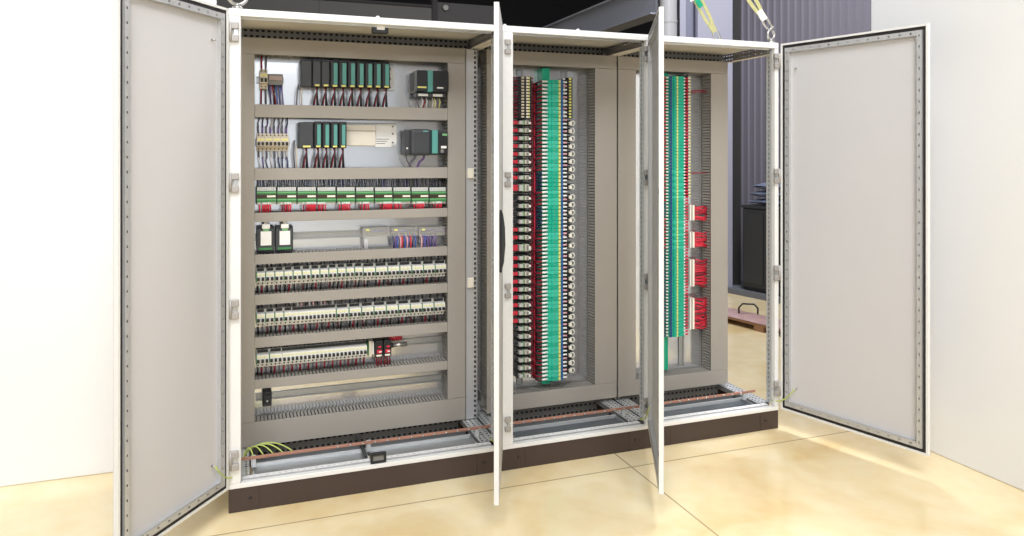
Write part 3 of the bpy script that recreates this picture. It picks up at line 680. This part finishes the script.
MB().box(-.028, -.002, -.130, -.085, -.054, .053, TEAL, .001).build('teal_strip', o)
MB().box(-.080, -.034, -.1292, -.128, -.036, -.028, YEL).box(.02, .052, -.1292, -.128, -.036, -.029, PAPER).build('label', o)
b = MB()
for k in range(5): b.box(-.0875, -.085, -.08+.016*k, -.074+.016*k, -.045, .045, DGREY)
b.build('cooling_rib', o)
MB().box(-.08, .07, -.10, -.03, -.078, -.056, DGREY, .003).build('plug_row', o)
MB().box(-.07, -.02, -.1015, -.10, -.074, -.062, OFFW).box(.005, .055, -.1015, -.10, -.074, -.062, OFFW).build('white_plug', o)
for k, (x, m) in enumerate(((-.075, WGRY), (-.045, WWHT), (-.035, DRED), (-.022, WWHT), (.01, TAN), (.02, YEL), (.03, WGRY), (.045, YEL))):
    MB().tube([(x, -.07, -.078), (x+.003, -.08, -.10), (x+R.uniform(-.01, .02), -.07, -.14)], .003, m, 6).build('wire', o)
o = thing('power_controller', 'rounded dark grey controller with teal stripe at the end of the second row', 'controller', (.927, YM, 1.553))
MB().box(-.108, .106, -.09, -.0003, -.062, .064, DGREY, .006).build('body', o)
MB().box(-.086, .018, -.128, -.088, -.066, .066, DGREY, .014).box(.053, .104, -.122, -.088, -.060, .050, BLACK, .004).build('front_cover', o)
MB().box(.0215, .051, -.126, -.088, -.056, .062, TEAL, .002).build('teal_strip', o)
MB().box(-.025, .0, -.1288, -.127, .052, .058, TEAL).box(.075, .10, -.1232, -.122, .034, .044, LGREEN).box(.068, .096, -.1232, -.122, -.030, -.018, PAPER).box(.066, .082, -.1232, -.122, -.052, -.036, MGREY).build('label', o)
MB().tube([(-.098, -.091, -.03), (-.098, -.095, -.03)], .005, PAPER, 8).build('indicator', o)
MB().tube([(-.10, -.06, -.06), (-.095, -.07, -.09), (-.07, -.065, -.13)], .003, WGRY, 6).build('wire', o)
MB().tube([(-.01, -.08, -.066), (-.012, -.085, -.08), (-.035, -.08, -.10), (-.045, -.075, -.135)], .006, WPUR, 8).build('purple_cable', o)

# ------------------------------------------------------------------ green relay modules
def make_relaymod(var):
    RR = random.Random(40+var)
    def mk():
        w = .0905; o = thing('relay_module', '', 'relay module')
        MB().box(-w/2, w/2, -.06, -.0003, -.043, .040, GREEN, .002).box(-w/2, -w/2+.004, -.078, -.06, -.036, .036, BLACK).build('body', o)
        t = MB()
        for k in range(8): t.box(-w/2+.005+k*.0106, -w/2+.0148+k*.0106, -.074, -.06, .0205, .040, MSTRIP, .001)
        t.build('upper_terminals', o)
        MB().box(-w/2+.004, w/2, -.080, -.06, .005, .020, GREEN).box(-w/2+.004, w/2, -.0806, -.080, .013, .017, LGREEN).box(-w/2+.004, w/2, -.082, -.06, -.031, -.0135, GREEN).box(-w/2+.004, w/2, -.0828, -.082, -.021, -.017, LGREEN).build('green_carrier', o)
        MB().box(-w/2+.004, w/2, -.0815, -.06, -.0135, .005, BROWN).build('window', o)
        MB().box(0.004, w/2-.003, -.0835, -.0815, -.0085, .0005, CREAM).build('label', o)
        MB().box(-w/2+.004, w/2, -.070, -.06, -.043, -.031, OFFW).build('lower_terminals', o)
        for k in range(11):
            x = -w/2+.006+k*.008
            MB().tube([(x, -.062, .036), (x+RR.uniform(-.002, .002), -.075, .052), (x+RR.uniform(-.004, .004), -.06, .086)], .0026, RR.choice([WBLK, WBLK, WGRY, WNAV]), 5).build('wire', o)
        a = RR.randint(0, 5); n = RR.randint(4, 7)
        for k in range(11):
            if not (a <= k < a+n or k in (a-2, )): continue
            x = -w/2+.007+k*.008
            MB().tube([(x, -.066, -.028), (x, -.084, -.036), (x+.001, -.086, -.042)], .0034, PAPER, 6).build('ferrule', o)
            MB().tube([(x+.001, -.086, -.042), (x+RR.uniform(-.003, .003), -.080, -.06), (x, -.068, -.10)], .0036, RED if RR.random() < .8 else DRED, 6).build('wire', o)
        return o
    return mk
rm = [make_relaymod(i) for i in range(4)]
for i in range(10):
    put('rm%d' % (i*3 % 4), rm[i*3 % 4], (.1605+.0922*i, DY, 1.2985-.0016*i), 'green relay module with brown window, %s from left in its row of ten' % ordw(i+1), 'green relay modules in one row')

# power relays
def make_power():
    o = thing('power_relay', '', 'relay')
    MB().box(-.040, .040, -.070, -.0003, -.058, .052, BLACK, .003).build('body', o)
    MB().box(-.040, .040, -.082, -.070, -.06, .042, DGREY, .003).build('front_frame', o)
    MB().box(-.022, .026, -.0835, -.082, -.034, .032, PAPER).build('label', o)
    MB().box(-.016, .020, -.088, -.060, .044, .066, OFFW, .003).box(-.006, .010, -.080, -.062, .066, .078, OFFW, .002).build('clip', o)
    MB().box(-.010, .016, -.0842, -.082, .034, .043, LGREEN).box(-.030, .030, -.0842, -.082, -.055, -.045, GREEN).build('green_mark', o)
    for k in range(7): MB().tube([(-.033+.011*k, -.072, -.058), (-.033+.011*k, -.078, -.07), (-.033+.011*k, -.07, -.09)], .0034, WBLK, 6).build('wire', o)
    return o
put('pr', make_power, (.158, DY, 1.098), 'black power relay with white label next to the outer upright duct', 'black power relays')
put('pr', make_power, (.243, DY, 1.097), 'black power relay with white label, the one nearer the clear covers', 'black power relays')
def make_cover(var):
    RR = random.Random(90+var)
    def mk():
        o = thing('covered_terminal', '', 'terminal block')
        MB().box(-.066, .066, -.02, -.0003, -.018, .018, MGREY, .002).build('base', o)
        MB().box(-.068, .068, -.070, -.066, -.022, .022, CLEAR).box(-.068, .068, -.066, -.022, .019, .022, CLEAR).box(-.068, -.065, -.066, -.022, -.022, .019, CLEAR).box(.065, .068, -.066, -.022, -.022, .019, CLEAR).build('clear_cover', o)
        MB().box(-.052, -.036, -.0715, -.070, .006, .014, YEL).build('yellow_label', o)
        if var == 0:
            MB().tube([(-.05, -.03, -.012), (-.056, -.06, -.04), (-.054, -.05, -.11)], .004, WWHT, 6).build('wire', o)
            MB().tube([(-.04, -.03, -.012), (-.048, -.06, -.04), (-.043, -.05, -.11)], .004, WWHT, 6).build('wire', o)
        for k in range(9):
            x = -.030+.0105*k if var else .0+.007*k
            MB().tube([(x-.02, -.045, .004*(k % 3)), (x+.015, -.055, .002+.005*(k % 2)), (x+.03, -.045, -.003)], .0030, RR.choice([WPUR, WBLU, WPUR, WNAV]), 5).build('cross_wire', o)
        if var:
            for k in range(11 if var == 1 else 8):
                x = -.054+.011*k
                MB().tube([(x, -.030, -.014), (x+RR.uniform(-.004, .004), -.066, -.034), (x+RR.uniform(-.006, .006), -.066, -.06), (x, -.055, -.115)], .0040, RR.choice([WBLU, WPUR, WNAV, WBLU, RED, PINK]), 6).build('wire', o)
        return o
    return mk
for i in range(3):
    put('cv%d' % i, make_cover(i), (.682+.1405*i, DY, 1.108-.004*i), ('clear covered terminal block with two white wires, first of three', 'clear covered terminal block with blue and purple wires, middle of three', 'clear covered terminal block with blue wires next to the inner upright duct')[i], 'clear covered terminal blocks')

# ------------------------------------------------------------------ terminal and relay columns
def wave(x0, x1, y, m, r, RR, parent, name='wire', drop=.05):
    MB().tube([(x0, y, 0), (x0+(x1-x0)*.35, y-.008+RR.uniform(-.006, .006), RR.uniform(-.006, .004)), (x1+(x0-x1)*.12, y+.004, -drop*.35), (x1, y+.03, -drop)], r, m, 5).build(name, parent)
o = thing('wire_loom', 'upright loom of dark red wires between the red-tagged relays and green terminals', 'wire loom', (1.545, DY, 1.08))
RR = random.Random(5)
for k in range(7):
    x = -.013+.0045*k
    MB().tube([(x+RR.uniform(-.0015, .0015), -.012-.010*(k % 3)+RR.uniform(-.001, .001), -.80+.1*i) for i in range(17)], .0030, (DRED, DBRN, RED, WBLK, DRED, WNAV, DBRN)[k], 5).build('wire', o)
tag(MB().box(1.577, 1.623, PY-.062, PY-.0004, .250, 1.960, RAILG, .003).build('green_support_rail'), 'long green upright support rail behind the terminals of the middle cabinet', 'rail', 'green support rails')
tag(MB().box(2.318, 2.364, PY-.062, PY-.0004, .250, 1.962, RAILG, .003).build('green_support_rail'), 'long green upright support rail showing below the terminals beside the open side', 'rail', 'green support rails')
TY = PY-.0625
def make_terminal(var):
    RR = random.Random(200+var)
    def mk():
        o = thing('terminal_block', '', 'terminal block'); t = .0190
        pr = [(-.030, -.0003), (-.030, -.020), (-.022, -.034), (-.006, -.034), (-.002, -.042), (.030, -.042), (.034, -.036), (.062, -.036), (.062, -.012), (.030, -.0003)]
        b = MB().prism(pr, 'z', -t/2, t/2, TGREEN if var % 2 else TGREEN2)
        b.tube([(.012, -.0426, 0), (.012, -.040, 0)], .0035, MGREY, 8); b.build('body', o)
        MB().box(.036, .047, -.041, -.0355, -t/2+.0015, t/2-.0015, YEL).build('yellow_marker', o)
        MB().box(.0485, .0615, -.0405, -.0355, -t/2, t/2, TBLUE).build('blue_marker', o)
        MB().tube([(-.022, -.026, 0), (-.058, -.030, 0)], .0058, PAPER, 8).build('ferrule', o)
        MB().tube([(.060, -.026, 0), (.088, -.030, 0)], .0052, PAPER if var != 2 else PINK, 8).build('ferrule', o)
        MB().tube([(-.054, -.030, 0), (-.066, -.031, -.001), (-.076+.004*var, -.022, -.004), (-.080+.005*var, .004, -.006), (-.078+.005*var, .030, -.007)], .0050, (DRED, DBRN, DRED, WNAV)[var], 6).build('wire', o)
        return o
    return mk
TK = [make_terminal(i) for i in range(4)]
n = 0; z = 1.884
while z > .268:
    n += 1; v = (n % 3) if not 33 < n < 40 else 3
    if 24 < n < 30: v = 3
    put('tb%d' % v, TK[v], (1.621, TY, z), 'green terminal block, %s from the top of the middle cabinet column' % ordw(n), 'terminal blocks of the middle cabinet'); z -= .0205
def make_slim():
    o = thing('slim_relay', '', 'relay'); t = .0145
    MB().box(-.036, .038, -.075, -.0003, -t/2, t/2, BLACK, .001).build('body', o)
    MB().box(-.022, -.006, -.080, -.075, -t*.34, t*.34, TAN, .001).build('clip', o)
    MB().box(.006, .026, -.079, -.075, -t*.36, t*.36, CREAM).box(.016, .025, -.0796, -.079, -t*.3, t*.3, YEL).build('label', o)
    MB().tube([(-.034, -.06, 0), (-.06, -.065, 0), (-.082, -.05, -.003)], .0036, DRED, 6).build('wire', o)
    MB().tube([(.036, -.06, 0), (.05, -.062, -.001), (.054, -.045, -.002)], .0036, DRED, 6).build('wire', o)
    return o
n = 0; z = 1.900
for i in range(14):
    n += 1; put('sl', make_slim, (1.470, DY, z), 'slim black relay, %s from the top above the red-tagged relays' % ordw(n), 'slim relays of the middle cabinet'); z -= .0160
def make_big(tagc, tall):
    def mk():
        o = thing('plug_relay', '', 'relay'); t = .036*tall; h = t/2
        MB().box(-.036, .038, -.050, -.0003, -h, h, BLACK, .002).build('socket', o)
        MB().box(-.034, -.012, -.080, -.050, -h*.55, h*.55, CLIPG, .002).build('clip', o)
        MB().box(-.004, .020, -.086, -.050, -h*.60, h*.60, CLIPG2, .002).box(.004, .015, -.0890, -.088, -h*.45, h*.45, MGREY).build('relay_case', o)
        MB().box(.022, .034, -.078, -.050, -h*.5, h*.2, OFFW, .002).box(-.009, -.005, -.070, -.05, -h*.7, h*.7, LGREEN).build('terminal', o)
        if tagc: MB().box(-.078, -.038, -.070, -.050, -h*.52, h*.52, tagc, .003).build('red_tag', o)
        MB().tube([(.034, -.06, h*.2), (.048, -.066, h*.2-.002), (.054, -.045, h*.2-.004)], .0044, DRED, 6).build('wire', o)
        MB().tube([(.034, -.06, -h*.4), (.05, -.064, -h*.4-.002), (.056, -.046, -h*.4-.003)], .0044, DBRN, 6).build('wire', o)
        MB().tube([(-.034, -.058, h*.3), (-.05, -.055, h*.2), (-.075, -.03, 0)], .004, WBLK, 6).build('wire', o)
        return o
    return mk
def make_small_b(slim):
    def mk():
        o = thing('narrow_relay', '', 'relay'); t = .0145 if slim else .036; h = t/2
        MB().box(-.020, .022, -.062, -.0003, -h, h, BLACK, .002).build('socket', o)
        if slim: MB().box(-.002, .012, -.068, -.062, -h*.7, h*.7, YEL, .001).build('label', o)
        else:
            MB().box(-.004, .012, -.076, -.062, -h*.6, h*.45, CREAM, .002).build('relay_case', o)
            MB().tube([(.006, -.066, h*.65), (.022, -.074, h*.65), (.027, -.076, 0), (.022, -.074, -h*.65), (.006, -.066, -h*.65)], .0030, OFFW, 6).build('clip', o)
        MB().tube([(-.018, -.05, 0), (-.026, -.055, -.002), (-.034, -.052, 0)], .0045, PINK if not slim else PAPER, 6).build('ferrule', o)
        return o
    return mk
z2 = z+.016-.030; n = 0; z = z2; big = [make_big(RED, 1), make_big(RED, 1.7), make_big(None, 1)]
zs = []
while z > .285:
    n += 1
    wide = n in (9, 16)
    if wide: z -= .013
    k = 1 if wide else 0 if z > .60 else 2
    if n in (10, 11, 12, 13): k = 2
    lab = 'plug-in relay with %s, %s from the top of its column' % (('red tag', 'wide red tag', 'bare socket')[k], ordw(n))
    put('bg%d' % k, big[k], (1.470, DY, z), lab, 'plug-in relays of the middle cabinet'); zs.append(z)
    z -= .0418+(.013 if wide else 0)
n = 0; z = 1.905
for i in range(14):
    n += 1; put('nbs', make_small_b(True), (1.733, DY, z), 'slim yellow-marked relay, %s from the top right beside green terminals' % ordw(n), 'narrow relays of the middle cabinet'); z -= .0160
for i, zz in enumerate(zs):
    put('nb', make_small_b(False), (1.733, DY, zz), 'narrow relay with white loop clip, %s below the slim yellow-marked ones' % ordw(i+1), 'narrow relays of the middle cabinet')

# third bay
def make_terminal3(var):
    def mk():
        o = thing('terminal_block', '', 'terminal block'); t = .0164
        pr = [(-.030, -.0003), (-.030, -.036), (-.004, -.036), (-.002, -.043), (.062, -.043), (.064, -.030), (.064, -.010), (.030, -.0003)]
        b = MB().prism(pr, 'z', -t/2, t/2, (TGREEN, TGREEN2, TGREEN)[var])
        b.tube([(.045, -.0436, 0), (.045, -.041, 0)], .0035, TGREEN, 8); b.build('body', o)
        MB().box(.014, .022, -.046, -.043, -t/2+.001, t/2-.001, YEL).build('yellow_marker', o)
        MB().box(-.029, -.013, -.040, -.036, -t/2, t/2, TBLUED).build('blue_marker', o)
        MB().tube([(-.028, -.022, 0), (-.052, -.026, 0)], .0052, PAPER, 8).build('ferrule', o)
        MB().tube([(.062, -.022, 0), (.082, -.028, 0)], .0050, PAPER, 8).build('ferrule', o)
        MB().tube([(-.048, -.026, 0), (-.075, -.030, -.001), (-.095, -.02, -.006), (-.12, .02, -.03)], .0054, (RED, DRED, WNAV)[var], 6).build('wire', o)
        MB().tube([(.080, -.028, 0), (.094, -.032, -.001), (.102, -.018, -.006)], .0052, RED, 6).build('wire', o)
        return o
    return mk
T3 = [make_terminal3(i) for i in range(3)]
n = 0; z = 1.932
while z > .455:
    n += 1; v = 0 if z > 1.42 else (2 if 1.13 < z < 1.22 or z < .95 else n % 2)
    put('t3%d' % v, T3[v], (2.378, TY, z), 'green terminal block, %s from the top beside the open side' % ordw(n), 'terminal blocks beside the open side'); z -= .0180
def make_slim3():
    o = thing('slim_relay', '', 'relay'); t = .0145
    MB().box(-.012, .020, -.068, -.0003, -t/2, t/2, BLACK, .001).build('body', o)
    MB().box(.0, .014, -.073, -.068, -t*.36, t*.36, CREAM).box(.006, .013, -.0736, -.073, -t*.3, t*.3, YEL).build('label', o)
    return o
n = 0; z = 1.936
while z > 1.24:
    n += 1; put('sl3', make_slim3, (2.488, DY, z), 'slim relay, %s from the top beside red ferrules near the open side' % ordw(n), 'slim relays beside the open side'); z -= .0180
for i, (z1, z0) in enumerate(((1.198, 1.108), (1.041, .949), (.880, .724), (.656, .474))):
    o = thing('wired_connector', ('cream connector with red wires, topmost of four beside the open side', 'cream connector with red wires, second from the top beside the open side', 'tall cream connector with red wires, third from the top beside the open side', 'lowest connector with fanned red wires beside the open side')[i], 'connector', (2.505, DY, (z0+z1)/2), 0, 'red-wired connectors beside the open side')
    h = (z1-z0)/2
    MB().box(-.006, .004, -.070, -.0003, -h, h, OFFW, .001).box(.014, .026, -.070, -.0003, -h, h, CREAM, .001).build('body', o)
    MB().box(.004, .014, -.050, -.0003, -h+.004, h-.004, DGREY).build('core', o)
    k = int(2*h/.0085); RR = random.Random(i)
    for q in range(k):
        z = -h+.004+q*.0085
        MB().tube([(.024, -.055, z), (.05, -.066+RR.uniform(-.006, .006), z+RR.uniform(-.006, .008)), (.09, -.06, z+RR.uniform(-.014, .010)), (.124, -.05, z+RR.uniform(-.012, .010))], .0045, RED if RR.random() < .8 else DRED, 6).build('wire', o)
for i, z in enumerate((1.862, 1.853, 1.38)):
    t = MB().tube([(2.505, DY-.055, z), (2.55, DY-.07, z+.004), (2.60, DY-.06, z+.006), (2.632, DY-.05, z+.004)], .003, DRED, 6)
    tag(t.build('connecting_wire'), ('upper of two lone red wires near the top of the open-sided cabinet', 'lower of two lone red wires near the top of the open-sided cabinet', 'single red wire crossing to the duct halfway up the open-sided cabinet')[i], 'wire', 'lone red wires')
o = thing('end_clamp', 'dark end clamp on top of the slim relays beside the open side', 'clamp', (2.482, DY, 1.953))
MB().box(-.03, .022, -.05, -.0003, -.006, .006, DGREY, .002).build('body', o); MB().tube([(-.005, -.05, 0), (-.005, -.054, 0)], .005, STEEL, 8).build('screw', o)

# ------------------------------------------------------------------ light, world, camera
w = bpy.data.worlds.new('World'); bpy.context.scene.world = w; w.use_nodes = True
nt = w.node_tree; bg = nt.nodes['Background']
# a hall front with a long low band of windows towards one side, dim roof above
tc = nt.nodes.new('ShaderNodeTexCoord'); sp = nt.nodes.new('ShaderNodeSeparateXYZ'); nt.links.new(tc.outputs['Generated'], sp.inputs[0])
def rng(sock, a, b, c, d):
    n = nt.nodes.new('ShaderNodeMapRange'); n.interpolation_type = 'SMOOTHSTEP'
    n.inputs['From Min'].default_value = a; n.inputs['From Max'].default_value = b; n.inputs['To Min'].default_value = c; n.inputs['To Max'].default_value = d
    nt.links.new(sock, n.inputs['Value']); return n.outputs['Result']
def mul(a, b, op='MULTIPLY'):
    n = nt.nodes.new('ShaderNodeMath'); n.operation = op; nt.links.new(a, n.inputs[0])
    if isinstance(b, float): n.inputs[1].default_value = b
    else: nt.links.new(b, n.inputs[1])
    return n.outputs[0]
band = mul(rng(sp.outputs['Z'], .10, .14, 1, 0), rng(sp.outputs['X'], -.02, .40, 1, .12))
nt.links.new(mul(mul(band, .95), .05, 'ADD'), bg.inputs['Strength']); bg.inputs['Color'].default_value = (.94, .97, 1, 1)
def area(name, loc, aim, sx, sy, power, col):
    l = bpy.data.lights.new(name, 'AREA'); l.shape = 'RECTANGLE'; l.size = sx; l.size_y = sy; l.energy = power; l.color = col
    o = bpy.data.objects.new(name, l); C.objects.link(o); o.location = loc
    o.rotation_euler = (Vector(aim)-Vector(loc)).to_track_quat('-Z', 'Y').to_euler()
    return o
area('hall_skylight', (-.6, -5.8, 8.4), (1.2, 0, .6), 5.0, 5.0, 900, (.97, .985, 1))
area('low_fill_light', (-1.2, -9.0, 4.4), (1.2, 0, .7), 6.0, 1.2, 290, (.97, .985, 1))  # unseen fill light added to brighten the lower ducts
area('rear_fill_light', (3.9, 0.9, 5.6), (4.2, 1.6, 0), 1.2, 1.2, 230, (.95, .96, 1))  # added fill without a fixture, lifts the floor behind the cabinets
cam = bpy.data.cameras.new('Camera'); co = bpy.data.objects.new('Camera', cam); C.objects.link(co)
co.location = (.0427, -3.2926, 1.4904); co.rotation_euler = (PI/2, 0, -.352)
cam.sensor_width = 36; cam.lens = 742/1024*36; cam.shift_y = -(268-154.8)/1024; cam.clip_start = .05
bpy.context.scene.camera = co
vs = bpy.context.scene.view_settings
vs.view_transform = 'Standard'; vs.look = 'None'; vs.gamma = 1; vs.use_curve_mapping = False; vs.exposure = 0
